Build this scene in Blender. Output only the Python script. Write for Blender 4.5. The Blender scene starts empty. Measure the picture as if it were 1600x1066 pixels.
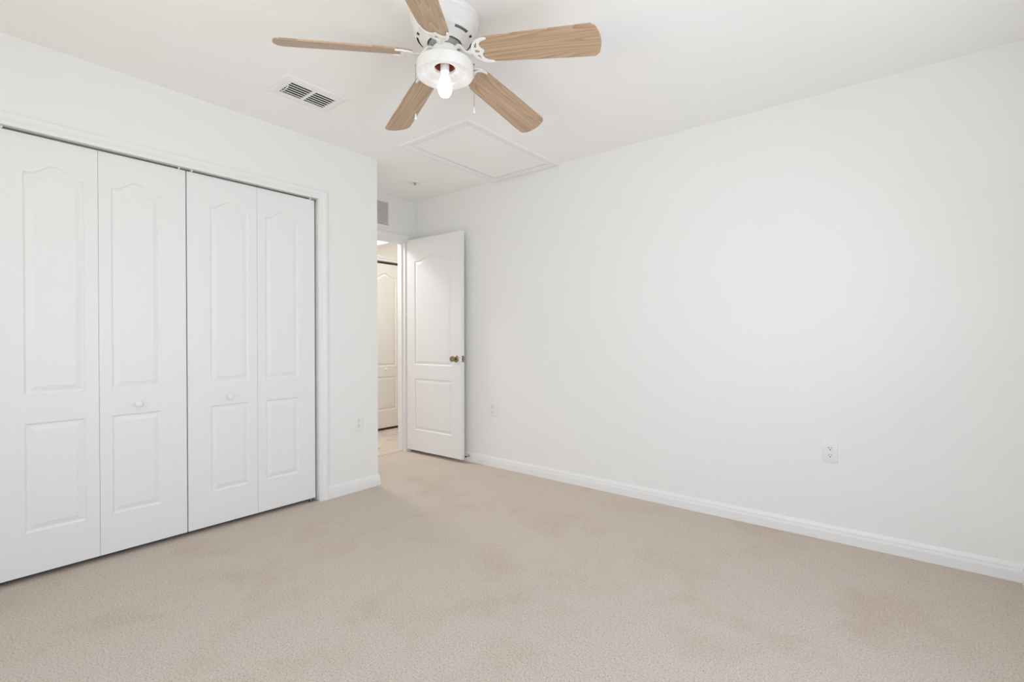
import bpy, bmesh, math, random
from mathutils import Vector, Matrix
random.seed(7)
C = bpy.context.scene.collection
PI = math.pi

# ------------------------------------------------------------------ camera, world, light, exposure
cam = bpy.data.cameras.new('camera')
cam.sensor_width = 36.0
cam.lens = 36.0 * 758.8 / 1600.0
cam.clip_start = 0.02
camera = bpy.data.objects.new('camera', cam)
C.objects.link(camera)
YAW, PITCH, ROLL, EYE = 0.6772, -0.0070, -0.0011, 1.1061
F = Vector((-math.sin(YAW) * math.cos(PITCH), math.cos(YAW) * math.cos(PITCH), math.sin(PITCH)))
R0 = Vector((math.cos(YAW), math.sin(YAW), 0))
U0 = R0.cross(F)
R = math.cos(ROLL) * R0 + math.sin(ROLL) * U0
U = -math.sin(ROLL) * R0 + math.cos(ROLL) * U0
m = Matrix((R, U, -F)).transposed().to_4x4()
m.translation = Vector((0, 0, EYE))
camera.matrix_world = m
bpy.context.scene.camera = camera

sc = bpy.context.scene
sc.view_settings.view_transform = 'Standard'
sc.view_settings.look = 'None'
sc.view_settings.gamma = 1.0
sc.view_settings.exposure = -0.06
sc.cycles.use_denoising = True
sc.cycles.max_bounces = 16
sc.cycles.diffuse_bounces = 12
sc.cycles.sample_clamp_indirect = 8

world = bpy.data.worlds.new('world')
sc.world = world
world.use_nodes = True
bg = world.node_tree.nodes['Background']
bg.inputs['Color'].default_value = (0.75, 0.86, 1.0, 1)
bg.inputs['Strength'].default_value = 0.15

def area(name, loc, rot, sx, sy, power, col):
    l = bpy.data.lights.new(name, 'AREA')
    l.shape = 'RECTANGLE'
    l.size, l.size_y, l.energy, l.color = sx, sy, power, col
    o = bpy.data.objects.new(name, l)
    o.location, o.rotation_euler = loc, rot
    C.objects.link(o)
    return o

XL, YR, H = -3.068, 3.1435, 2.44       # closet wall, long wall, ceiling
XF, XN, YB = -3.76, 0.436, -0.75       # door wall, wall beside the camera, back wall
YC = 2.207                             # outer corner of the closet wall
WY0, WY1, WZ0, WZ1 = 0.70, 2.00, 0.62, 2.05   # window in the wall beside the camera, facing the closet
VWX0, VWX1 = -1.65, -0.15                     # added window behind the camera, put in to brighten the ceiling
# daylight in the side window and the added back one: the sky outside, and light thrown up from the ground outside
area('window_sky_light', (XN + 0.13, (WY0 + WY1) / 2, (WZ0 + WZ1) / 2), (PI / 2 - 0.70, 0, PI / 2),
     WY1 - WY0, WZ1 - WZ0 - 0.1, 17.2, (0.69, 0.8, 1.0))
area('window_ground_light', (XN + 0.125, (WY0 + WY1) / 2, WZ0 + 0.40), (PI / 2 + 1.05, 0, PI / 2),
     WY1 - WY0 - 0.1, 0.6, 13.0, (0.88, 0.91, 1.0))
area('added_window_sky_light', ((VWX0 + VWX1) / 2, YB - 0.13, (WZ0 + WZ1) / 2), (PI / 2 - 0.70, 0, 0),
     VWX1 - VWX0, WZ1 - WZ0 - 0.1, 24.6, (0.67, 0.82, 1.0))  # added light behind the camera, no known source there
area('added_window_ground_light', ((VWX0 + VWX1) / 2, YB - 0.125, WZ0 + 0.40), (PI / 2 + 1.05, 0, 0),
     VWX1 - VWX0 - 0.1, 0.6, 17.5, (1.0, 0.92, 0.68))
# hall ceiling lamp
area('hall_lamp', (-4.45, 2.50, 2.40), (0, 0, 0), 0.28, 0.28, 18, (0.97, 0.98, 1.0))
area('hall_lamp', (-4.25, 4.00, 2.40), (0, 0, 0), 0.28, 0.28, 3.0, (1.0, 0.94, 0.86))

# ------------------------------------------------------------------ materials
def mat(name, base, rough=0.6, spec=0.3, metal=0.0):
    m = bpy.data.materials.new(name)
    m.use_nodes = True
    b = m.node_tree.nodes['Principled BSDF']
    b.inputs['Base Color'].default_value = (*base, 1)
    b.inputs['Roughness'].default_value = rough
    b.inputs['Metallic'].default_value = metal
    b.inputs['Specular IOR Level'].default_value = spec
    return m

def nd(m, t, **kw):
    n = m.node_tree.nodes.new(t)
    for k, v in kw.items():
        setattr(n, k, v)
    return n

def lk(m, a, b):
    m.node_tree.links.new(a, b)

def coords(m, scale=(1, 1, 1), rot=(0, 0, 0)):
    tc = nd(m, 'ShaderNodeTexCoord')
    mp = nd(m, 'ShaderNodeMapping')
    mp.inputs['Scale'].default_value = scale
    mp.inputs['Rotation'].default_value = rot
    lk(m, tc.outputs['Object'], mp.inputs['Vector'])
    return mp.outputs['Vector']

def noise(m, vec, scale, detail=2, rough=0.5, dist=0.0):
    n = nd(m, 'ShaderNodeTexNoise')
    n.inputs['Scale'].default_value = scale
    n.inputs['Detail'].default_value = detail
    n.inputs['Roughness'].default_value = rough
    n.inputs['Distortion'].default_value = dist
    lk(m, vec, n.inputs['Vector'])
    return n.outputs['Fac']

def bump(m, height, strength, dist):
    b = nd(m, 'ShaderNodeBump')
    b.inputs['Strength'].default_value = strength
    b.inputs['Distance'].default_value = dist
    lk(m, height, b.inputs['Height'])
    lk(m, b.outputs['Normal'], m.node_tree.nodes['Principled BSDF'].inputs['Normal'])

def ramp(m, fac, stops):
    r = nd(m, 'ShaderNodeValToRGB')
    e = r.color_ramp.elements
    while len(e) < len(stops):
        e.new(0.5)
    for x, (p, c) in zip(e, stops):
        x.position = p
        x.color = (*c, 1) if len(c) == 3 else c
    lk(m, fac, r.inputs['Fac'])
    return r.outputs['Color']

def mathn(m, op, a, b):
    n = nd(m, 'ShaderNodeMath', operation=op)
    for i, v in enumerate((a, b)):
        if isinstance(v, (int, float)):
            n.inputs[i].default_value = v
        else:
            lk(m, v, n.inputs[i])
    return n.outputs[0]

# wall paint with a fine orange-peel texture
M_wall = mat('white_wall_paint', (0.86, 0.86, 0.85), 0.55, 0.25)
bump(M_wall, noise(M_wall, coords(M_wall), 90, 2), 0.06, 0.004)
M_ceil = mat('white_ceiling_paint', (0.92, 0.92, 0.91), 0.8, 0.15)
bump(M_ceil, noise(M_ceil, coords(M_ceil), 70, 2), 0.06, 0.004)
M_hall = mat('cream_hall_paint', (0.87, 0.84, 0.79), 0.6, 0.2)
bump(M_hall, noise(M_hall, coords(M_hall), 90, 2), 0.06, 0.004)
M_trim = mat('white_gloss_trim', (0.86, 0.86, 0.86), 0.32, 0.4)
bump(M_trim, noise(M_trim, coords(M_trim), 60, 2), 0.02, 0.003)
# white moulded door skin with embossed wood grain running up the door
def door_mat(name, base):
    m = mat(name, base, 0.38, 0.4)
    v = coords(m, (1, 55, 1.6))
    g = noise(m, v, 3.2, 4, 0.6, 0.35)
    bump(m, g, 0.16, 0.003)
    return m
M_door = door_mat('white_door_skin', (0.85, 0.85, 0.85))
M_halldoor = door_mat('white_hall_door_skin', (0.85, 0.83, 0.79))
M_white = mat('white_enamel', (0.86, 0.855, 0.84), 0.25, 0.5)
M_plastic = mat('white_plastic', (0.84, 0.84, 0.83), 0.35, 0.45)
M_dark = mat('dark_void', (0.025, 0.024, 0.022), 0.8, 0.1)
M_slot = mat('motor_inside', (0.24, 0.23, 0.20), 0.6, 0.3)
M_steel = mat('grey_steel', (0.42, 0.42, 0.40), 0.4, 0.5, 0.7)
M_track = mat('grey_track', (0.5, 0.49, 0.46), 0.4, 0.5, 0.3)
M_brass = mat('antique_brass', (0.36, 0.29, 0.18), 0.24, 0.5, 1.0)
M_chain = mat('brass_chain', (0.38, 0.33, 0.24), 0.35, 0.5, 0.8)
M_red = mat('red_insulation', (0.36, 0.09, 0.06), 0.7, 0.2)
M_bulb = mat('lit_bulb', (1, 1, 1), 0.3)
_b = M_bulb.node_tree.nodes['Principled BSDF']
_b.inputs['Emission Color'].default_value = (1.0, 0.97, 0.92, 1)
_b.inputs['Emission Strength'].default_value = 1.8

# beige cut-pile carpet
M_carpet = mat('beige_carpet', (0.6, 0.5, 0.42), 0.95, 0.05)
v = coords(M_carpet)
f1 = noise(M_carpet, v, 290, 3, 0.75)
f2 = noise(M_carpet, v, 140, 2, 0.6)
f3 = noise(M_carpet, v, 2.3, 5, 0.62, 0.3)
tuft = mathn(M_carpet, 'ADD', mathn(M_carpet, 'MULTIPLY', f1, 0.62), mathn(M_carpet, 'MULTIPLY', f2, 0.38))
ctuft = ramp(M_carpet, tuft, [(0.37, (0.40, 0.328, 0.268)), (0.455, (0.715, 0.612, 0.528)), (0.63, (0.89, 0.795, 0.70))])
cwear = ramp(M_carpet, f3, [(0.33, (0.945, 0.91, 0.875)), (0.50, (1, 1, 1)), (0.75, (1.0, 1.0, 1.0))])
mx = nd(M_carpet, 'ShaderNodeMix', data_type='RGBA', blend_type='MULTIPLY')
mx.inputs[0].default_value = 1.0
lk(M_carpet, ctuft, mx.inputs[6]); lk(M_carpet, cwear, mx.inputs[7])
lk(M_carpet, mx.outputs[2], M_carpet.node_tree.nodes['Principled BSDF'].inputs['Base Color'])
bump(M_carpet, tuft, 0.75, 0.014)

# marbled beige vinyl on the hall floor
M_vinyl = mat('marbled_vinyl', (0.5, 0.4, 0.32), 0.4, 0.4)
v = coords(M_vinyl, (1, 1, 1), (0, 0, 0.4))
n1 = noise(M_vinyl, v, 5, 6, 0.65, 1.6)
col = ramp(M_vinyl, n1, [(0.3, (0.42, 0.33, 0.275)), (0.42, (0.60, 0.505, 0.44)), (0.58, (0.68, 0.59, 0.52)), (0.72, (0.52, 0.43, 0.36))])
lk(M_vinyl, col, M_vinyl.node_tree.nodes['Principled BSDF'].inputs['Base Color'])

# light oak laminate on the blades (grain runs out along local x)
M_wood = mat('light_oak_laminate', (0.5, 0.36, 0.24), 0.42, 0.35)
oi = nd(M_wood, 'ShaderNodeObjectInfo')
tc = nd(M_wood, 'ShaderNodeTexCoord')
mp = nd(M_wood, 'ShaderNodeMapping')
mp.inputs['Scale'].default_value = (0.42, 7.0, 1.0)
off = nd(M_wood, 'ShaderNodeCombineXYZ')
lk(M_wood, mathn(M_wood, 'MULTIPLY', oi.outputs['Random'], 9.0), off.inputs[0])
lk(M_wood, mathn(M_wood, 'MULTIPLY', oi.outputs['Random'], 0.25), off.inputs[1])
lk(M_wood, tc.outputs['Object'], mp.inputs['Vector'])
va = nd(M_wood, 'ShaderNodeVectorMath', operation='ADD')
lk(M_wood, mp.outputs['Vector'], va.inputs[0]); lk(M_wood, off.outputs[0], va.inputs[1])
big = noise(M_wood, va.outputs[0], 2.3, 1.0, 0.4, 0.12)
rings = mathn(M_wood, 'FRACT', mathn(M_wood, 'MULTIPLY', big, 13.0), 0.0)
mp2 = nd(M_wood, 'ShaderNodeMapping')
mp2.inputs['Scale'].default_value = (1.6, 110.0, 1.0)
lk(M_wood, tc.outputs['Object'], mp2.inputs['Vector'])
fine = noise(M_wood, mp2.outputs['Vector'], 2.0, 3, 0.6)
g = mathn(M_wood, 'ADD', mathn(M_wood, 'MULTIPLY', rings, 0.52), mathn(M_wood, 'MULTIPLY', fine, 0.48))
col = ramp(M_wood, g, [(0.15, (0.37, 0.245, 0.155)), (0.5, (0.49, 0.345, 0.23)), (0.85, (0.57, 0.415, 0.285))])
lk(M_wood, col, M_wood.node_tree.nodes['Principled BSDF'].inputs['Base Color'])

# ------------------------------------------------------------------ helpers
def obj(name, bm, m, parent=None, smooth=None, loc=None):
    me = bpy.data.meshes.new(name)
    bmesh.ops.recalc_face_normals(bm, faces=bm.faces)
    bm.to_mesh(me)
    bm.free()
    me.materials.append(m)
    o = bpy.data.objects.new(name, me)
    C.objects.link(o)
    if parent:
        o.parent = parent
    if loc:
        o.location = loc
    if smooth is not None:
        me.shade_smooth()
        me.set_sharp_from_angle(angle=smooth)
    return o

def tag(o, label, cat, group=None, kind=None):
    o['label'] = label
    o['category'] = cat
    if group:
        o['group'] = group
    if kind:
        o['kind'] = kind
    return o

def thing(name, label, cat, loc, rotz=0, group=None, kind=None):
    o = bpy.data.objects.new(name, None)
    o.empty_display_size = 0.05
    C.objects.link(o)
    o.location = loc
    o.rotation_euler = (0, 0, rotz)
    return tag(o, label, cat, group, kind)

def box(bm, x0, x1, y0, y1, z0, z1, mtx=None):
    vs = [bm.verts.new((x, y, z)) for x in (x0, x1) for y in (y0, y1) for z in (z0, z1)]
    for f in ((0, 1, 3, 2), (4, 6, 7, 5), (0, 4, 5, 1), (2, 3, 7, 6), (0, 2, 6, 4), (1, 5, 7, 3)):
        bm.faces.new([vs[i] for i in f])
    if mtx is not None:
        bmesh.ops.transform(bm, matrix=mtx, verts=vs)
    return vs

def bevbox(bm, x0, x1, y0, y1, z0, z1, w=0.002, mtx=None):
    t = bmesh.new()
    box(t, x0, x1, y0, y1, z0, z1)
    bmesh.ops.bevel(t, geom=t.edges[:], offset=w, segments=2, affect='EDGES', profile=0.5)
    join(bm, t, mtx)

def join(bm, t, mtx=None):
    me = bpy.data.meshes.new('tmp')
    t.to_mesh(me)
    t.free()
    if mtx is not None:
        me.transform(mtx)
    bm.from_mesh(me)
    bpy.data.meshes.remove(me)

def lathe(bm, prof, n=64, mtx=None, skip=None, a0=0.0):
    t = bmesh.new()
    rings = []
    for r, z in prof:
        if r < 1e-6:
            rings.append([t.verts.new((0, 0, z))])
        else:
            rings.append([t.verts.new((r * math.cos(a0 + 2 * PI * i / n), r * math.sin(a0 + 2 * PI * i / n), z)) for i in range(n)])
    for k in range(len(rings) - 1):
        A, B = rings[k], rings[k + 1]
        for i in range(n):
            if skip and skip(k, i):
                continue
            j = (i + 1) % n
            if len(A) == 1 and len(B) == 1:
                continue
            if len(A) == 1:
                t.faces.new((A[0], B[i], B[j]))
            elif len(B) == 1:
                t.faces.new((A[i], B[0], A[j]))
            else:
                t.faces.new((A[i], B[i], B[j], A[j]))
    join(bm, t, mtx)

def tube(bm, pts, rads, n=12, flat=1.0):
    """swept tube; flat squeezes it along the local up direction"""
    pts = [Vector(p) for p in pts]
    rings = []
    for i, p in enumerate(pts):
        d = (pts[min(i + 1, len(pts) - 1)] - pts[max(i - 1, 0)]).normalized()
        ref = Vector((0, 0, 1)) if abs(d.z) < 0.95 else Vector((1, 0, 0))
        s = d.cross(ref).normalized()
        u = s.cross(d).normalized()
        r = rads[i] if isinstance(rads, (list, tuple)) else rads
        rings.append([bm.verts.new(p + s * r * math.cos(2 * PI * k / n) + u * r * flat * math.sin(2 * PI * k / n)) for k in range(n)])
    for A, B in zip(rings, rings[1:]):
        for k in range(n):
            bm.faces.new((A[k], A[(k + 1) % n], B[(k + 1) % n], B[k]))
    bm.faces.new(rings[0]); bm.faces.new(rings[-1])

def structure(name, bm, m, label, cat, parent=None, smooth=None):
    o = obj(name, bm, m, parent, smooth)
    return tag(o, label, cat, None, 'structure')

def sweep_base(bm, path, prof, close=True):
    """baseboard: path of xy points, room on the left side of travel; prof = (out, z)"""
    P = [Vector((x, y)) for x, y in path]
    nrm = []
    for i in range(len(P)):
        ns = []
        if i > 0:
            d = (P[i] - P[i - 1]).normalized(); ns.append(Vector((-d.y, d.x)))
        if i < len(P) - 1:
            d = (P[i + 1] - P[i]).normalized(); ns.append(Vector((-d.y, d.x)))
        if len(ns) == 2:
            s = ns[0] + ns[1]
            nrm.append(s * (2.0 / s.length_squared))
        else:
            nrm.append(ns[0])
    rows = [[bm.verts.new((p.x + q.x * t, p.y + q.y * t, z)) for t, z in prof] for p, q in zip(P, nrm)]
    k = len(prof)
    for A, B in zip(rows, rows[1:]):
        for i in range(k):
            j = (i + 1) % k
            bm.faces.new((A[i], A[j], B[j], B[i]))
    bm.faces.new(rows[0]); bm.faces.new(rows[-1])

def casing(bm, fn, a0, a1, zt, prof, z0=0.0):
    """door casing around an opening a0..a1, top zt; fn(a, z, out) -> world; prof = (offset, out)"""
    rows = []
    for A, Z, sa, sz in ((a0, z0, -1, 0), (a0, zt, -1, 1), (a1, zt, 1, 1), (a1, z0, 1, 0)):
        rows.append([bm.verts.new(fn(A + sa * d, Z + sz * d, t)) for d, t in prof])
    k = len(prof)
    for A, B in zip(rows, rows[1:]):
        for i in range(k):
            j = (i + 1) % k
            bm.faces.new((A[i], A[j], B[j], B[i]))
    bm.faces.new(rows[0]); bm.faces.new(rows[-1])

BASE = [(0, 0), (0.014, 0), (0.014, 0.046), (0.0125, 0.050), (0.0125, 0.053), (0.011, 0.056), (0.0105, 0.066), (0.007, 0.076), (0.004, 0.083), (0, 0.083)]
CASE = [(0, 0), (0, 0.0085), (0.003, 0.0105), (0.016, 0.0105), (0.018, 0.0085), (0.032, 0.0160), (0.036, 0.0175), (0.050, 0.0175), (0.056, 0.0155), (0.058, 0.012), (0.058, 0)]

# ------------------------------------------------------------------ room shell
OY0, OY1, OZ = 0.205, 1.738, 2.046     # closet opening
bm = bmesh.new()
box(bm, XL - 0.11, XL, YB, OY0, 0, H)
box(bm, XL - 0.11, XL, OY1, YC, 0, H)
box(bm, XL - 0.050, XL, OY0, OY1, OZ, 2.12)
box(bm, XL - 0.11, XL, OY0, OY1, 2.12, H)
structure('wall_left', bm, M_wall, 'white painted wall holding the wide closet opening', 'wall')
bm = bmesh.new()
box(bm, XF, XL - 0.11, YC - 0.11, YC, 0, H)
structure('wall_alcove', bm, M_wall, 'short white wall turning from the closet wall back to the entry door', 'wall')
DY0, DY1, DZ = 2.290, 3.024, 2.030     # entry opening
bm = bmesh.new()
box(bm, XF - 0.11, XF, YB, DY0, 0, H)
box(bm, XF - 0.11, XF, DY1, 5.2, 0, H)
box(bm, XF - 0.11, XF, DY0, DY1, DZ, H)
structure('wall_front', bm, M_wall, 'white wall around and above the entry doorway', 'wall')
bm = bmesh.new()
box(bm, XF, XN + 0.12, YR, YR + 0.11, 0, H)
structure('wall_right', bm, M_wall, 'long bare white wall right of the open door', 'wall')
bm = bmesh.new()
box(bm, XN, XN + 0.12, YB, WY0, 0, H)
box(bm, XN, XN + 0.12, WY1, YR, 0, H)
box(bm, XN, XN + 0.12, WY0, WY1, 0, WZ0)
box(bm, XN, XN + 0.12, WY0, WY1, WZ1, H)
structure('wall_near', bm, M_wall, 'white window wall beside the viewer, meeting the long wall at the right', 'wall')
bm = bmesh.new()
box(bm, XF, VWX0, YB - 0.12, YB, 0, H)
box(bm, VWX1, XN + 0.12, YB - 0.12, YB, 0, H)
box(bm, VWX0, VWX1, YB - 0.12, YB, 0, WZ0)
box(bm, VWX0, VWX1, YB - 0.12, YB, WZ1, H)
structure('wall_back', bm, M_wall, 'white wall behind the viewer', 'wall')
bm = bmesh.new()
for a in ((VWX0, VWX0 + 0.04, WZ0, WZ1), (VWX1 - 0.04, VWX1, WZ0, WZ1), (VWX0 + 0.04, VWX1 - 0.04, WZ0, WZ0 + 0.04), (VWX0 + 0.04, VWX1 - 0.04, WZ1 - 0.04, WZ1)):
    box(bm, a[0], a[1], YB - 0.11, YB - 0.07, a[2], a[3])
structure('window_added', bm, M_trim, 'white frame of an added window behind the viewer', 'window')  # unseen window, added as a further light source
bm = bmesh.new()
for a in ((WY0, WY0 + 0.04, WZ0, WZ1), (WY1 - 0.04, WY1, WZ0, WZ1), (WY0 + 0.04, WY1 - 0.04, WZ0, WZ0 + 0.04), (WY0 + 0.04, WY1 - 0.04, WZ1 - 0.04, WZ1)):
    box(bm, XN + 0.07, XN + 0.11, a[0], a[1], a[2], a[3])
structure('window_1', bm, M_trim, 'white window frame in the wall beside the viewer', 'window')
bm = bmesh.new()
box(bm, XF - 0.05, XN + 0.1, YB - 0.1, YR + 0.1, -0.05, 0)
structure('floor', bm, M_carpet, 'beige cut pile carpet covering the bedroom floor', 'floor')
bm = bmesh.new()
box(bm, -6.0, XF - 0.05, 0.8, 5.2, -0.05, -0.004)
structure('floor_hall', bm, M_vinyl, 'marbled beige vinyl floor of the hall beyond the doorway', 'floor')
bm = bmesh.new()
# the ceiling is open above the attic hatch, closed by an added lid that blocks light from above
AX0, AX1, AY0, AY1 = -2.654, -2.128, 2.201, 3.069
for x0, x1, y0, y1 in ((-6.0, AX0, YB - 0.12, 5.3), (AX1, XN + 0.12, YB - 0.12, 5.3), (AX0, AX1, YB - 0.12, AY0), (AX0, AX1, AY1, 5.3)):
    box(bm, x0, x1, y0, y1, H, H + 0.08)
box(bm, AX0 - 0.05, AX1 + 0.05, AY0 - 0.05, AY1 + 0.05, H + 0.08, H + 0.10)
structure('ceiling', bm, M_ceil, 'smooth white ceiling above the bedroom', 'ceiling')

# hall shell
HX = -4.82
HO0, HO1, HOZ = 2.84, 4.76, 2.02
bm = bmesh.new()
box(bm, HX - 0.11, HX, 0.8, HO0, 0, H)
box(bm, HX - 0.11, HX, HO1, 5.2, 0, H)
box(bm, HX - 0.11, HX, HO0, HO1, HOZ, H)
box(bm, HX - 0.70, HX - 0.60, 2.4, 5.2, 0, H)
structure('wall_hall', bm, M_hall, 'cream hall wall above the hall closet doors', 'wall')
bm = bmesh.new()
box(bm, -6.0, XF - 0.11, 0.7, 0.8, 0, H)
box(bm, -6.0, XF, 5.2, 5.3, 0, H)
structure('wall_end', bm, M_hall, 'end walls closing the hall', 'wall')
bm = bmesh.new()
box(bm, HX, XF - 0.11, 3.315, 3.442, 2.15, H)
structure('trim_1', bm, M_wall, 'white boxed ceiling beam crossing the hall', 'beam')

# jambs (frames lining both openings)
bm = bmesh.new()
for x0, x1, y0, y1, z0, z1 in ((XF - 0.112, XF + 0.002, DY1 - 0.002, DY1 + 0.004, 0, DZ),
                               (XF - 0.112, XF + 0.002, DY0 - 0.004, DY0 + 0.002, 0, DZ),
                               (XF - 0.112, XF + 0.002, DY0, DY1, DZ - 0.002, DZ + 0.004),
                               (XF - 0.075, XF - 0.040, DY0 + 0.002, DY0 + 0.013, 0, DZ - 0.002),
                               (XF - 0.075, XF - 0.040, DY1 - 0.013, DY1 - 0.002, 0, DZ - 0.002),
                               (XF - 0.075, XF - 0.040, DY0 + 0.013, DY1 - 0.013, DZ - 0.013, DZ - 0.002)):
    box(bm, x0, x1, y0, y1, z0, z1)
casing(bm, lambda a, z, t: (XF + t, a, z), DY0 - 0.005, DY1 + 0.005, DZ + 0.005, CASE)
structure('trim_2', bm, M_trim, 'white moulded casing and jamb of the entry doorway', 'door frame')
bm = bmesh.new()
box(bm, XL - 0.112, XL + 0.001, OY1 - 0.002, OY1 + 0.003, 0, OZ)
box(bm, XL - 0.112, XL + 0.001, OY0 - 0.003, OY0 + 0.002, 0, OZ)
box(bm, XL - 0.052, XL + 0.001, OY0, OY1, OZ - 0.002, OZ + 0.003)
casing(bm, lambda a, z, t: (XL + t, a, z), OY0 - 0.001, OY1 + 0.001, OZ - 0.006, CASE)
structure('trim_3', bm, M_trim, 'white moulded casing around the closet opening', 'door frame')
bm = bmesh.new()
casing(bm, lambda a, z, t: (HX + t, a, z), HO0, HO1, HOZ, CASE)
structure('trim_4', bm, M_trim, 'white casing around the hall closet', 'door frame')
bm = bmesh.new()
vs = [(-3.826, 0.0), (-3.788, 0.0), (-3.793, 0.005), (-3.807, 0.007), (-3.821, 0.005)]
A = [bm.verts.new((x, DY0, z)) for x, z in vs]; B = [bm.verts.new((x, DY1, z)) for x, z in vs]
for i in range(5):
    bm.faces.new((A[i], A[(i + 1) % 5], B[(i + 1) % 5], B[i]))
bm.faces.new(A); bm.faces.new(B)
M_strip = mat('beige_threshold', (0.62, 0.52, 0.42), 0.5, 0.3)
structure('trim_5', bm, M_strip, 'beige threshold strip between the carpet and the hall floor', 'threshold')

# baseboards
bm = bmesh.new()
sweep_base(bm, [(XF, YC), (XL, YC), (XL, OY1 + 0.059)], BASE)
bb = obj('baseboard_left', bm, M_trim)
tag(bb, 'short white baseboard between the closet casing and the wall corner', 'baseboard', None, 'structure')
bm = bmesh.new()
sweep_base(bm, [(XN, YB), (XN, YR), (XF + 0.018, YR)], BASE)
bb = obj('baseboard_right', bm, M_trim)
tag(bb, 'long white moulded baseboard along the bare right wall', 'baseboard', None, 'structure')
bm = bmesh.new()
sweep_base(bm, [(XL, OY0 - 0.059), (XL, YB), (XN - 0.014, YB)], BASE)
bb = obj('baseboard_back', bm, M_trim)
tag(bb, 'white baseboard along the wall behind the viewer', 'baseboard', None, 'structure')

# ------------------------------------------------------------------ moulded doors
PROF = [(0.0, 0.0), (0.003, 0.0035), (0.008, 0.0068), (0.013, 0.0068), (0.020, 0.0050), (0.034, 0.0012), (0.037, 0.0012)]

def leaf(W, Z0, Z1, T, px0, px1, lo, up, rise, prof=PROF, nx=28):
    """leaf lies in the local yz plane, moulded face toward +x at x=0, y from 0 to W"""
    bm = bmesh.new()
    V = lambda y, z, d=0.0: bm.verts.new((-d, y, z))
    def top(t, arch):
        s = 2 * t - 1
        if not arch:
            return 0.0
        return arch * 0.5 * (1 + math.cos(PI * max(-1, min(1, s / 0.86)))) ** 1.0 if abs(s) < 0.86 else 0.0
    ts = [i / nx for i in range(nx + 1)]
    ys = [px0 + (px1 - px0) * t for t in ts]
    def quad(a, b, c, d):
        bm.faces.new((a, b, c, d))
    def strip(zlo, zhi):          # flat band of the panel column between two height functions
        A = [V(y, zlo(t)) for y, t in zip(ys, ts)]
        B = [V(y, zhi(t)) for y, t in zip(ys, ts)]
        for i in range(nx):
            quad(A[i], A[i + 1], B[i + 1], B[i])
    strip(lambda t: Z0, lambda t: lo[0])
    strip(lambda t: lo[1], lambda t: up[0])
    strip(lambda t: up[1] + top(t, rise), lambda t: Z1)
    for y0, y1 in ((0, px0), (px1, W)):
        quad(V(y0, Z0), V(y1, Z0), V(y1, Z1), V(y0, Z1))
    for (zb, zt), arch in ((lo, 0.0), (up, rise)):
        loops = []
        for d, dep in prof:
            a, b = px0 + d, px1 - d
            bot = [V(a + (b - a) * t, zb + d, dep) for t in ts]
            tp = [V(a + (b - a) * t, zt - d + top(t, arch), dep) for t in ts]
            loops.append((bot, tp))
        for (b0, t0), (b1, t1) in zip(loops, loops[1:]):
            for i in range(nx):
                quad(b0[i], b0[i + 1], b1[i + 1], b1[i])
                quad(t0[i + 1], t0[i], t1[i], t1[i + 1])
            quad(t0[0], b0[0], b1[0], t1[0])
            quad(b0[nx], t0[nx], t1[nx], b1[nx])
        b, t = loops[-1]
        for i in range(nx):
            quad(b[i], b[i + 1], t[i + 1], t[i])
    # body: edges and back
    c = [V(0, Z0), V(W, Z0), V(W, Z1), V(0, Z1)]
    k = [V(0, Z0, T), V(W, Z0, T), V(W, Z1, T), V(0, Z1, T)]
    for i in range(4):
        quad(c[i], c[(i + 1) % 4], k[(i + 1) % 4], k[i])
    quad(*k)
    bmesh.ops.remove_doubles(bm, verts=bm.verts, dist=1e-5)
    return bm

def knob_bm(s=1.0):
    bm = bmesh.new()
    lathe(bm, [(0, 0), (0.0105 * s, 0), (0.0105 * s, 0.003), (0.0075 * s, 0.007), (0.0075 * s, 0.012), (0.013 * s, 0.017), (0.0165 * s, 0.022),
               (0.0165 * s, 0.026), (0.0135 * s, 0.031), (0.007 * s, 0.0335), (0, 0.034)], 32, Matrix.Rotation(PI / 2, 4, 'Y'))
    return bm

DX = XL - 0.024
LO, UP = (0.220, 0.717), (0.850, 1.860)
leaves = [  # y0, width, panel span, knob y, label
    (0.2145, 0.3755, (0.1125, 0.3245), None, 'white moulded closet door leaf at the left edge of the closet'),
    (0.5915, 0.3745, (0.0495, 0.2585), 0.745, 'white closet door leaf with a knob, left of the dark middle gap'),
    (0.9720, 0.3740, (0.1150, 0.3250), 1.182, 'white closet door leaf with a knob, right of the dark middle gap'),
    (1.3475, 0.3730, (0.0490, 0.2590), None, 'white closet door leaf beside the casing and the wall outlet'),
]
for i, (y0, W, (a, b), ky, lab) in enumerate(leaves):
    d = obj('door_%d' % (i + 2), leaf(W, 0.027, 2.030, 0.032, a, b, LO, UP, 0.047), M_door, loc=(DX, y0, 0))
    tag(d, lab, 'closet door', 'bifold closet doors', 'structure')
    if ky:
        obj('knob', knob_bm(), M_white, d, 0.6, (0, ky - y0, 0.766 if i == 1 else 0.760))

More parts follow.
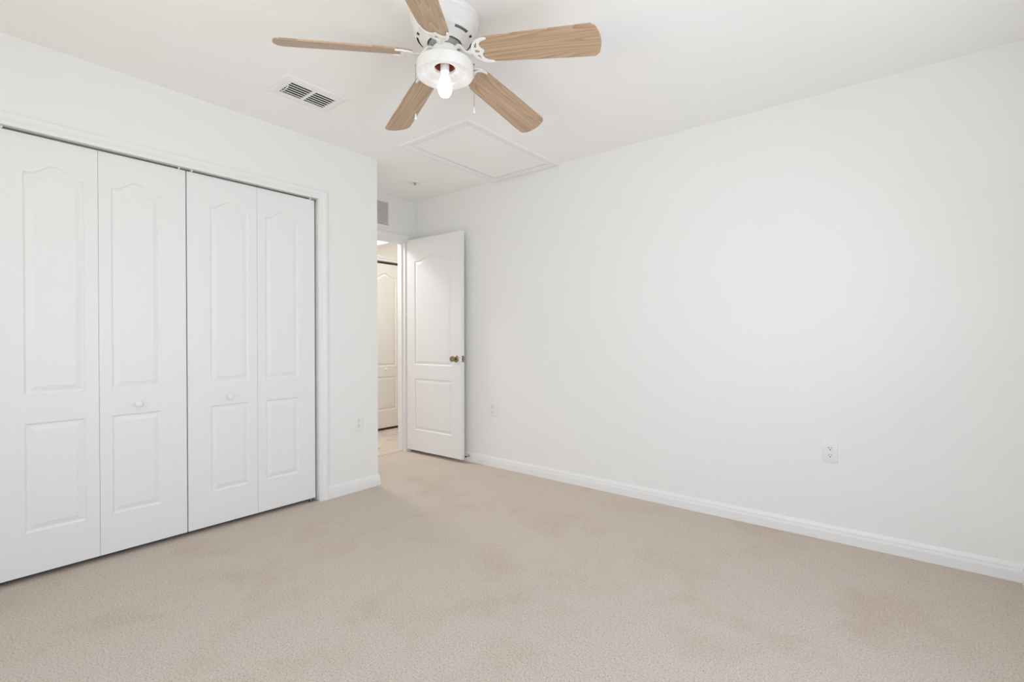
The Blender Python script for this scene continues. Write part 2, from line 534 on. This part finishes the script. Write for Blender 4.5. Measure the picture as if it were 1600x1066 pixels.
# closet track with its pivots
t = thing('closet_track', 'grey metal track above the white closet doors', 'door track', (XL - 0.036, (OY0 + OY1) / 2, OZ - 0.002))
L2 = (OY1 - OY0) / 2 - 0.004
bm = bmesh.new()
box(bm, -0.014, 0.014, -L2, L2, -0.002, 0)
box(bm, 0.012, 0.014, -L2, L2, -0.0055, -0.002)
box(bm, -0.014, -0.012, -L2, L2, -0.0055, -0.002)
obj('channel', bm, M_track, t)
yc = (OY0 + OY1) / 2
for y in (0.935, 0.995, 0.262, 1.69):
    bm = bmesh.new()
    lathe(bm, [(0, -0.016), (0.004, -0.016), (0.004, -0.002), (0, -0.002)], 12)
    bevbox(bm, -0.009, 0.0145, -0.004, 0.004, -0.0125, -0.0025, 0.001)
    obj('guide_pin', bm, M_plastic, t, loc=(0.006, y - yc, 0))
bm = bmesh.new()
box(bm, -0.012, 0.012, 1.70 - yc, 1.736 - yc, -0.012, -0.0025)
obj('end_bracket', bm, M_steel, t)
b = thing('pivot_bracket', 'small steel pivot bracket on the carpet under the rightmost closet door', 'door bracket', (XL - 0.045, 1.70, 0))
bm = bmesh.new()
bevbox(bm, -0.012, 0.022, -0.015, 0.04, 0, 0.004, 0.001)
bevbox(bm, -0.012, 0.022, 0.036, 0.040, 0.003, 0.03, 0.001)
lathe(bm, [(0, 0.003), (0.004, 0.003), (0.004, 0.026), (0, 0.026)], 12)
obj('bracket', bm, M_steel, b)

# entry door, opened back against the long wall
DW, DT = 0.722, 0.035
d = obj('door_1', leaf(DW, 0.030, 2.046, DT, 0.108, 0.600, (0.228, 0.718), (0.850, 1.835), 0.052), M_door)
tag(d, 'white moulded entry door standing open against the long wall', 'door', None, 'structure')
# local +x (face) must look toward -y, local y runs from the hinge toward +x
ang = math.atan2(3.0475 - 3.031, 0.722)
d.matrix_world = Matrix.Translation((-3.742, 3.031, 0)) @ Matrix.Rotation(ang - PI / 2, 4, 'Z')
def knobset(side):
    t = bmesh.new()
    mtx = Matrix.Rotation(PI / 2 * side, 4, 'Y')
    lathe(t, [(0, 0), (0.032, 0), (0.032, 0.003), (0.029, 0.007), (0.020, 0.010), (0.0125, 0.013), (0.0115, 0.030), (0.014, 0.034), (0.0215, 0.040), (0.0255, 0.047),
              (0.0255, 0.053), (0.022, 0.059), (0.014, 0.0615), (0.012, 0.0605), (0, 0.0605)], 40, mtx)
    return t
KY, KZ = DW - 0.066, 0.918
k = obj('door_knob', knobset(1), M_brass, d, 0.7, (0.0, KY, KZ)); k['label'] = 'antique brass knob'
k = obj('door_knob', knobset(-1), M_brass, d, 0.7, (-DT, KY, KZ)); k['label'] = 'antique brass knob'
bm = bmesh.new()
bevbox(bm, -0.0125, 0.0125, -0.001, 0.0012, -0.029, 0.029, 0.0008)
bevbox(bm, -0.006, 0.006, 0.0, 0.009, -0.008, 0.008, 0.002)
k = obj('latch_plate', bm, M_brass, d, None, (-DT / 2, DW, KZ)); k['label'] = 'brass latch plate'
for z in (0.25, 1.03, 1.83):
    bm = bmesh.new()
    lathe(bm, [(0, -0.045), (0.005, -0.045), (0.005, 0.045), (0, 0.045)], 12)
    obj('hinge', bm, M_brass, d, 0.6, (-DT - 0.004, 0.002, z))

# hall closet doors
for i, (y0, W, (a, b), ky) in enumerate(((2.850, 0.474, (0.11, 0.43), None), (3.326, 0.474, (0.105, 0.425), 3.591), (3.803, 0.474, (0.05, 0.37), 4.03), (4.28, 0.474, (0.105, 0.425), None))):
    dd = obj('door_%d' % (6 + i), leaf(W, 0.026, 1.992, 0.032, a, b, (0.235, 0.640), (0.765, 1.83), 0.05), M_halldoor, loc=(HX - 0.02, y0, 0))
    tag(dd, ['cream hall closet door leaf hidden behind the wall corner', 'cream hall closet door leaf with a knob, seen through the doorway',
             'cream hall closet door leaf behind the door jamb', 'farthest cream hall closet door leaf'][i], 'closet door', 'hall closet doors', 'structure')
    if ky:
        obj('knob', knob_bm(), M_white, dd, 0.6, (0, ky - y0, 0.73))

# ------------------------------------------------------------------ spring door stop on the baseboard
st = thing('door_stop', 'small metal door stop on the baseboard behind the open door', 'door stop', (-3.01, YR - 0.0145, 0.052))
bm = bmesh.new()
lathe(bm, [(0, 0), (0.011, 0), (0.011, 0.002), (0.006, 0.006), (0, 0.006)], 20, Matrix.Rotation(PI / 2, 4, 'X'))
for i in range(9):
    lathe(bm, [(0.0028, 0.006 + i * 0.0035), (0.0048, 0.0078 + i * 0.0035), (0.0028, 0.0096 + i * 0.0035)], 14, Matrix.Rotation(PI / 2, 4, 'X'))
obj('spring', bm, M_steel, st, 0.6)
bm = bmesh.new()
lathe(bm, [(0, 0.036), (0.0065, 0.036), (0.0065, 0.046), (0.004, 0.048), (0, 0.048)], 18, Matrix.Rotation(PI / 2, 4, 'X'))
obj('rubber_tip', bm, M_dark, st, 0.6)

# ------------------------------------------------------------------ wall outlets
def outlet(label, loc, rotz):
    """plate lies in local xz, facing -y"""
    o = thing('wall_outlet', label, 'outlet', loc, rotz, 'white duplex wall outlets')
    bm = bmesh.new()
    t = bmesh.new()
    vs = box(t, -0.035, 0.035, -0.0055, 0.0, -0.0575, 0.0575)
    bmesh.ops.bevel(t, geom=[e for e in t.edges if all(v.co.y < -0.005 for v in e.verts)] + [e for e in t.edges if abs(e.verts[0].co.y - e.verts[1].co.y) > 0.004], offset=0.003, segments=3, affect='EDGES', profile=0.5)
    join(bm, t)
    obj('cover_plate', bm, M_plastic, o, 0.5)
    for s in (1, -1):
        bm = bmesh.new()
        n = 28
        pts = []
        for i in range(n):
            a = 2 * PI * i / n
            x, z = 0.0170 * math.cos(a), 0.0170 * math.sin(a)
            pts.append((x, max(-0.0138, min(0.0138, z))))
        A = [bm.verts.new((x, -0.0054, z)) for x, z in pts]
        B = [bm.verts.new((x, -0.0075, z)) for x, z in pts]
        for i in range(n):
            bm.faces.new((A[i], A[(i + 1) % n], B[(i + 1) % n], B[i]))
        bm.faces.new(B)
        r = obj('receptacle', bm, M_plastic, o, None, (0, 0, s * 0.0195))
        bm = bmesh.new()
        box(bm, -0.0075, -0.0052, -0.0079, -0.0070, -0.0005, 0.0080)
        box(bm, 0.0050, 0.0070, -0.0079, -0.0070, 0.0005, 0.0075)
        lathe(bm, [(0, -0.0004), (0.0027, -0.0004), (0.0027, 0.0004), (0, 0.0004)], 14, Matrix.Translation((0, -0.0075, -0.0065)) @ Matrix.Rotation(PI / 2, 4, 'X'))
        s_ = obj('slots', bm, M_dark, r)
    bm = bmesh.new()
    lathe(bm, [(0, 0.0052), (0.0032, 0.0052), (0.0032, 0.0064), (0.0015, 0.0072), (0, 0.0072)], 14, Matrix.Rotation(PI / 2, 4, 'X'))
    obj('screw', bm, M_plastic, o, 0.6)
    return o
outlet('white wall outlet between the closet casing and the wall corner', (XL, 2.040, 0.487), PI / 2)
outlet('white wall outlet on the long wall just right of the open door', (-2.739, YR, 0.489), 0)
outlet('white wall outlet alone toward the right end of the long bare wall', (-0.304, YR, 0.482), 0)

# ------------------------------------------------------------------ ceiling register
VX0, VX1, VY0, VY1 = -2.665, -2.425, 1.205, 1.555
vent = thing('ceiling_vent', 'white louvred air vent in the ceiling between the fan and the closet wall', 'air vent', ((VX0 + VX1) / 2, (VY0 + VY1) / 2, H))
hx, hy = (VX1 - VX0) / 2, (VY1 - VY0) / 2
SX0, SX1, SY0, SY1 = -0.072, 0.072, -0.125, 0.125
bm = bmesh.new()
def ring(bm, o, i, zo, zi):
    a = [bm.verts.new((x, y, zo)) for x, y in ((o[0], o[2]), (o[1], o[2]), (o[1], o[3]), (o[0], o[3]))]
    b = [bm.verts.new((x, y, zi)) for x, y in ((i[0], i[2]), (i[1], i[2]), (i[1], i[3]), (i[0], i[3]))]
    for k in range(4):
        bm.faces.new((a[k], a[(k + 1) % 4], b[(k + 1) % 4], b[k]))
oo = (-hx, hx, -hy, hy)
def ins(r, d):
    return (r[0] + d, r[1] - d, r[2] + d, r[3] - d)
inner = (SX0, SX1, SY0, SY1)
ring(bm, oo, ins(oo, 0.002), 0, -0.004)
ring(bm, ins(oo, 0.002), ins(oo, 0.024), -0.004, -0.010)
ring(bm, ins(oo, 0.024), inner, -0.010, -0.010)
ring(bm, inner, inner, -0.010, 0.0)
box(bm, SX0, SX1, -0.008, 0.008, -0.0105, -0.004)
obj('vent_frame', bm, M_white, vent)
bm = bmesh.new()
box(bm, SX0, SX1, SY0, SY1, -0.0012, -0.0002)
obj('duct_shade', bm, M_dark, vent)  # flat dark sheet, its colour paints the shade inside the duct
for bank in (-1, 1):
    y0, y1 = (SY0, -0.008) if bank < 0 else (0.008, SY1)
    for i in range(7):
        x = SX0 + (i + 0.0) * (SX1 - SX0) / 6.0
        bm = bmesh.new()
        w = 0.0070
        a = math.radians(12)
        mt = Matrix.Translation((x, 0, -0.0075)) @ Matrix.Rotation(a, 4, 'Y')
        box(bm, -w, w, y0 + 0.001, y1 - 0.001, -0.0006, 0.0006, mt)
        obj('louvre', bm, M_white, vent)
bm = bmesh.new()
tube(bm, [(0.03, -0.122, -0.011), (0.01, -0.121, -0.016), (-0.02, -0.120, -0.017), (-0.05, -0.118, -0.013)], 0.0022, 8)
obj('damper_lever', bm, M_white, vent)

# ------------------------------------------------------------------ attic hatch
HX0, HX1, HY0, HY1 = -2.722, -2.060, 2.133, 3.137
at = thing('attic_hatch', 'white attic hatch panel framed in trim on the ceiling by the long wall', 'attic hatch', ((HX0 + HX1) / 2, (HY0 + HY1) / 2, H))
hx, hy = (HX1 - HX0) / 2, (HY1 - HY0) / 2
bm = bmesh.new()
prev = None
for d, z in ((0, 0), (0, -0.010), (0.006, -0.014), (0.030, -0.014), (0.036, -0.011), (0.050, -0.010), (0.058, -0.007), (0.066, -0.007), (0.066, 0.0), (0.068, 0.0)):
    r = ins((-hx, hx, -hy, hy), d)
    if prev:
        ring(bm, prev[0], r, prev[1], z)
    prev = (r, z)
obj('hatch_frame', bm, M_trim, at)
bm = bmesh.new()
r = ins((-hx, hx, -hy, hy), 0.071)
bevbox(bm, r[0], r[1], r[2], r[3], -0.004, 0.010, 0.001)
obj('hatch_panel', bm, M_ceil, at)

# ------------------------------------------------------------------ concealed sprinkler in the alcove ceiling
sp = thing('sprinkler', 'small round white sprinkler plate with a dark centre on the ceiling near the doorway', 'sprinkler', (-3.266, 2.735, H))
bm = bmesh.new()
lathe(bm, [(0.054, 0), (0.054, -0.002), (0.045, -0.007), (0.030, -0.009), (0.016, -0.007), (0.014, -0.002)], 40)
obj('escutcheon', bm, M_white, sp, 0.6)
bm = bmesh.new()
lathe(bm, [(0, -0.001), (0.014, -0.001), (0.011, -0.008), (0.005, -0.012), (0.005, -0.020), (0.011, -0.021), (0.011, -0.0225), (0, -0.0225)], 24)
obj('head', bm, M_steel, sp, 0.6)

# ------------------------------------------------------------------ wall grille over the entry door
gr = thing('wall_grille', 'white slatted air grille on the wall above the entry doorway', 'air vent', (XF, 2.665, 2.262))
bm = bmesh.new()
def ringx(bm, o, i, xo, xi):
    a = [bm.verts.new((xo, y, z)) for y, z in ((o[0], o[2]), (o[1], o[2]), (o[1], o[3]), (o[0], o[3]))]
    b = [bm.verts.new((xi, y, z)) for y, z in ((i[0], i[2]), (i[1], i[2]), (i[1], i[3]), (i[0], i[3]))]
    for k in range(4):
        bm.faces.new((a[k], a[(k + 1) % 4], b[(k + 1) % 4], b[k]))
o_ = (-0.178, 0.178, -0.128, 0.128)
ringx(bm, o_, ins(o_, 0.002), 0, 0.005)
ringx(bm, ins(o_, 0.002), ins(o_, 0.020), 0.005, 0.006)
ringx(bm, ins(o_, 0.020), ins(o_, 0.020), 0.006, 0)
obj('grille_frame', bm, M_white, gr)
bm = bmesh.new()
box(bm, 0.0002, 0.0010, -0.158, 0.158, -0.108, 0.108)
M_gback = mat('grille_inside', (0.50, 0.47, 0.41), 0.8, 0.1)
obj('backing', bm, M_gback, gr)
for i in range(16):
    z = -0.104 + i * 0.208 / 15
    bm = bmesh.new()
    box(bm, -0.0055, 0.0055, -0.157, 0.157, -0.0005, 0.0005, Matrix.Translation((0.0055, 0, z)) @ Matrix.Rotation(math.radians(52), 4, 'Y'))
    obj('slat', bm, M_white, gr)

# ------------------------------------------------------------------ ceiling fan
FX, FY = -1.4957, 1.4141
fan = thing('ceiling_fan', 'white ceiling fan with five light oak blades and one bare lit bulb', 'ceiling fan', (FX, FY, H))
zz = lambda z: z - H
bm = bmesh.new()
NS = 144
def slotted(k, i):
    if k != 11:
        return False
    a = (i * 360.0 / NS + 28) % 72
    return 4 <= a < 38 or 49 <= a < 57
prof = [(0.140, 0), (0.1437, -0.004), (0.1437, -0.014), (0.1405, -0.018), (0.1405, -0.026), (0.1375, -0.029), (0.1375, -0.036), (0.1345, -0.040),
        (0.128, -0.068), (0.124, -0.080), (0.119, -0.0855), (0.1165, -0.0870), (0.1070, -0.0920), (0.082, -0.108), (0.074, -0.112), (0.071, -0.110), (0.071, -0.100)]
lathe(bm, prof, NS, None, slotted)
obj('motor_housing', bm, M_white, fan, 0.45)
bm = bmesh.new()
lathe(bm, [(0.115, -0.050), (0.112, -0.083), (0.104, -0.088), (0.06, -0.100), (0.0, -0.100)], 64)
obj('motor_core', bm, M_slot, fan, 0.6)
bm = bmesh.new()
lathe(bm, [(0, -0.105), (0.062, -0.105), (0.067, -0.109), (0.067, -0.121), (0.062, -0.125), (0.050, -0.126), (0, -0.126)], 64)
for i in range(10):
    a = 2 * PI * i / 10 + 0.1
    lathe(bm, [(0, 0), (0.0045, 0), (0.004, -0.003), (0, -0.0035)], 12, Matrix.Translation((0.057 * math.cos(a), 0.057 * math.sin(a), -0.1252)))
obj('flywheel', bm, M_steel, fan, 0.5)
bm = bmesh.new()
lathe(bm, [(0.048, -0.124), (0.052, -0.128), (0.053, -0.164), (0.060, -0.170), (0.104, -0.184), (0.115, -0.190), (0.1185, -0.196), (0.1195, -0.232), (0.1180, -0.238), (0.1140, -0.240),
           (0.1080, -0.238), (0.0960, -0.231), (0.0920, -0.228), (0.0890, -0.220), (0.084, -0.216), (0.065, -0.2125), (0.047, -0.2110), (0.044, -0.2095), (0.043, -0.204), (0.043, -0.172)], 96)
for i in range(12):
    for rr, s in ((0.068, 0.0032), (0.082, 0.0042)):
        a = 2 * PI * (i + (0.5 if rr < 0.07 else 0)) / 12
        z0 = -0.2125 if rr < 0.07 else -0.2150
        lathe(bm, [(s, 0.001), (s * 0.8, -0.0022), (s * 0.4, -0.0032), (0, -0.0035)], 12, Matrix.Translation((rr * math.cos(a), rr * math.sin(a), z0)))
lk_ = obj('light_kit', bm, M_white, fan, 0.5)
bm = bmesh.new()
lathe(bm, [(0.0425, -0.200), (0.0425, -0.172), (0, -0.172)], 48)
obj('insulation', bm, M_red, lk_, 0.6)['label'] = 'dark red inner lining'
bm = bmesh.new()
lathe(bm, [(0, -0.172), (0.0215, -0.172), (0.0215, -0.176), (0.0185, -0.178), (0.0185, -0.222), (0.0165, -0.224), (0.0140, -0.223), (0, -0.223)], 40)
obj('lamp_socket', bm, M_white, lk_, 0.6)
bm = bmesh.new()
lathe(bm, [(0, -0.220), (0.0130, -0.220), (0.0135, -0.230), (0.0165, -0.240), (0.0225, -0.256), (0.0275, -0.272), (0.0300, -0.288), (0.0292, -0.301), (0.0255, -0.313),
           (0.0190, -0.3225), (0.0100, -0.3275), (0, -0.329)], 40)
obj('light_bulb', bm, M_bulb, lk_, 1.0)['label'] = 'bare lit white bulb'

# pull chains, on either side of the light kit
for side, top, length, lab in ((1, -0.190, 0.207, 'pull chain at the right of the light kit'), (-1, -0.190, 0.232, 'pull chain at the left of the light kit')):
    dx, dy = math.cos(YAW) * side * 0.1225, math.sin(YAW) * side * 0.1225
    bm = bmesh.new()
    nb = int((length - 0.025) / 0.0032)
    for i in range(nb):
        z = top - i * 0.0032
        lathe(bm, [(0.0004, 0.0016), (0.0013, 0.0008), (0.0013, -0.0008), (0.0004, -0.0016)], 6, Matrix.Translation((dx, dy, z)))
    tube(bm, [(dx * 0.96, dy * 0.96, top), (dx, dy, top + 0.001), (dx, dy, top - 0.004)], 0.0022, 8)
    ch = obj('pull_chain', bm, M_chain, fan, 0.8)
    bm = bmesh.new()
    lathe(bm, [(0, 0), (0.0022, -0.001), (0.0026, -0.005), (0.0034, -0.016), (0.0052, -0.021), (0.0054, -0.0245), (0.003, -0.026), (0, -0.026)], 16, Matrix.Translation((dx, dy, top - length + 0.026)))
    obj('chain_pull', bm, M_white, ch, 0.8)

# blades
Z0B, TH, TAU, W1, W2, R2, CONE = 2.2697, 0.3109, 0.2994, 0.0603, 0.0716, 0.6587, -0.1267
DTH = (0.0037, 0.0153, -0.0328, 0.0314, -0.0177)
DCO = (-0.0058, -0.0240, -0.0026, 0.0338, -0.0013)
DTA = (0.0070, -0.0208, -0.0161, 0.0521, -0.0222)

def blade_outline():
    """half widths run linearly; rounded tip corners; rounded root. local x is the radius"""
    r1 = 0.150
    hw = lambda r: W1 + (W2 - W1) * (r - 0.25) / (R2 - 0.25)
    pts = []
    cr = 0.033
    tip = R2
    bow = 0.007
    side = [0.215 + (tip - cr - 0.215) * i / 10 for i in range(11)]
    up = [(r, hw(r)) for r in side]
    c = (tip - cr - bow, hw(tip - cr) - cr)
    for i in range(1, 9):
        a = PI / 2 * (1 - i / 8 * 0.92)
        up.append((c[0] + cr * math.cos(a), hw(tip - cr) - cr + cr * math.sin(a)))
    end = up[-1]
    n = 8
    cap = [(tip - bow * (s * s) - 0.0, s * end[1]) for s in [1 - 2 * i / n for i in range(1, n)]]
    low = [(x, -y) for x, y in reversed(up)]
    root = [(0.200 + 0.068 * math.cos(PI / 2 + PI * i / 18), 0.0555 * math.sin(PI / 2 + PI * i / 18)) for i in range(18, -1, -1)]
    return up + cap + low + root

def extrude_outline(pts, z0, z1):
    bm = bmesh.new()
    A = [bm.verts.new((x, y, z0)) for x, y in pts]
    B = [bm.verts.new((x, y, z1)) for x, y in pts]
    n = len(pts)
    for i in range(n):
        bm.faces.new((A[i], A[(i + 1) % n], B[(i + 1) % n], B[i]))
    bm.faces.new(A); bm.faces.new(B)
    return bm

def medallion_mesh():
    """crescent bracket plate with three cut-outs: a filled 2D curve turned into a mesh"""
    cu = bpy.data.curves.new('bracket', 'CURVE')
    cu.dimensions = '2D'
    cu.fill_mode = 'BOTH'
    cu.extrude = 0.002
    cu.bevel_depth = 0.0010
    cu.bevel_resolution = 1
    def poly(pts):
        s = cu.splines.new('POLY')
        s.points.add(len(pts) - 1)
        for p, (x, y) in zip(s.points, pts):
            p.co = (x, y, 0, 1)
        s.use_cyclic_u = True
    out = []
    for i in range(33):                        # outer arc, bulging toward the hub
        a = PI / 2 + PI * i / 32
        out.append((0.200 + 0.073 * math.cos(a), 0.0585 * math.sin(a)))
    out += [(0.207, -0.0575), (0.2095, -0.0545), (0.206, -0.0515)]
    lobe = [(0.198, -0.0500), (0.186, -0.0465), (0.176, -0.0405), (0.170, -0.0330), (0.1680, -0.0250), (0.1695, -0.0170), (0.1735, -0.0100), (0.1790, -0.0050), (0.1815, -0.0020)]
    out += lobe + [(x, -y) for x, y in reversed(lobe)]
    out += [(0.206, 0.0515), (0.2095, 0.0545), (0.207, 0.0575)]
    poly(out)
    poly([(0.1410, -0.0070), (0.1410, 0.0070), (0.1520, 0.0090), (0.1620, 0.0040), (0.1650, 0.0), (0.1620, -0.0040), (0.1520, -0.0090)])
    for s in (1, -1):
        poly([(0.1425, 0.0165 * s), (0.1465, 0.0270 * s), (0.1545, 0.0370 * s), (0.1640, 0.0435 * s), (0.1640, 0.0405 * s), (0.1595, 0.0310 * s), (0.1575, 0.0225 * s), (0.1550, 0.0165 * s)])
    o = bpy.data.objects.new('tmp_curve', cu)
    C.objects.link(o)
    dg = bpy.context.evaluated_depsgraph_get()
    me = bpy.data.meshes.new_from_object(o.evaluated_get(dg))
    bpy.data.objects.remove(o)
    bpy.data.curves.remove(cu)
    me.name = 'blade_bracket'
    me.materials.clear()
    me.materials.append(M_white)
    return me

b_bm = extrude_outline(blade_outline(), 0.0, 0.006)
bmesh.ops.bevel(b_bm, geom=[e for e in b_bm.edges if abs(e.verts[0].co.z - e.verts[1].co.z) < 1e-6], offset=0.0012, segments=2, affect='EDGES')
blade0 = obj('fan_blade', b_bm, M_wood, fan)
med = medallion_mesh()
# the bracket plate sits on the underside of the blade; its arm climbs back to the flywheel
for k in range(5):
    o = blade0 if k == 0 else blade0.copy()
    if k:
        C.objects.link(o)
        o.parent = fan
    a = TH + DTH[k] + 2 * PI * k / 5
    slope = math.atan(CONE + math.tan(DCO[k]))
    # frame: x out along the (drooping) radius, y across, tilted by the blade pitch
    ex = Vector((math.cos(a) * math.cos(slope), math.sin(a) * math.cos(slope), math.sin(slope)))
    side0 = Vector((-math.sin(a), math.cos(a), 0))
    t = -(TAU + DTA[k])
    ey = side0 * math.cos(t) + Vector((0, 0, 1)) * math.sin(t)
    ey = (ey - ex * ey.dot(ex)).normalized()
    ez = ex.cross(ey)
    org = Vector((0, 0, zz(Z0B) - 0.2 * (CONE + math.tan(DCO[k]))))
    mw = Matrix((ex, ey, ez)).transposed().to_4x4()
    mw.translation = org
    o.matrix_local = mw
    br = bpy.data.objects.new('blade_bracket', med)
    C.objects.link(br)
    br.parent = o
    br.location = (0, 0, -0.0034)
    br['label'] = 'white scalloped metal bracket'
    # arm, built in the blade's own frame
    inv = mw.inverted()
    ca, sa = math.cos(a), math.sin(a)
    fl = lambda r, z: inv @ Vector((ca * r, sa * r, z))
    end = Vector((0.134, 0, -0.004))
    p = [fl(0.046, -0.1275), fl(0.066, -0.1285), fl(0.076, -0.134), fl(0.086, -0.148), fl(0.096, -0.160), fl(0.110, -0.166)]
    p += [p[-1].lerp(end, 0.6), end]
    bm = bmesh.new()
    tube(bm, p, [0.011, 0.012, 0.0115, 0.0105, 0.010, 0.009, 0.009, 0.011], 14, 0.42)
    obj('bracket_arm', bm, M_white, o, 0.8)
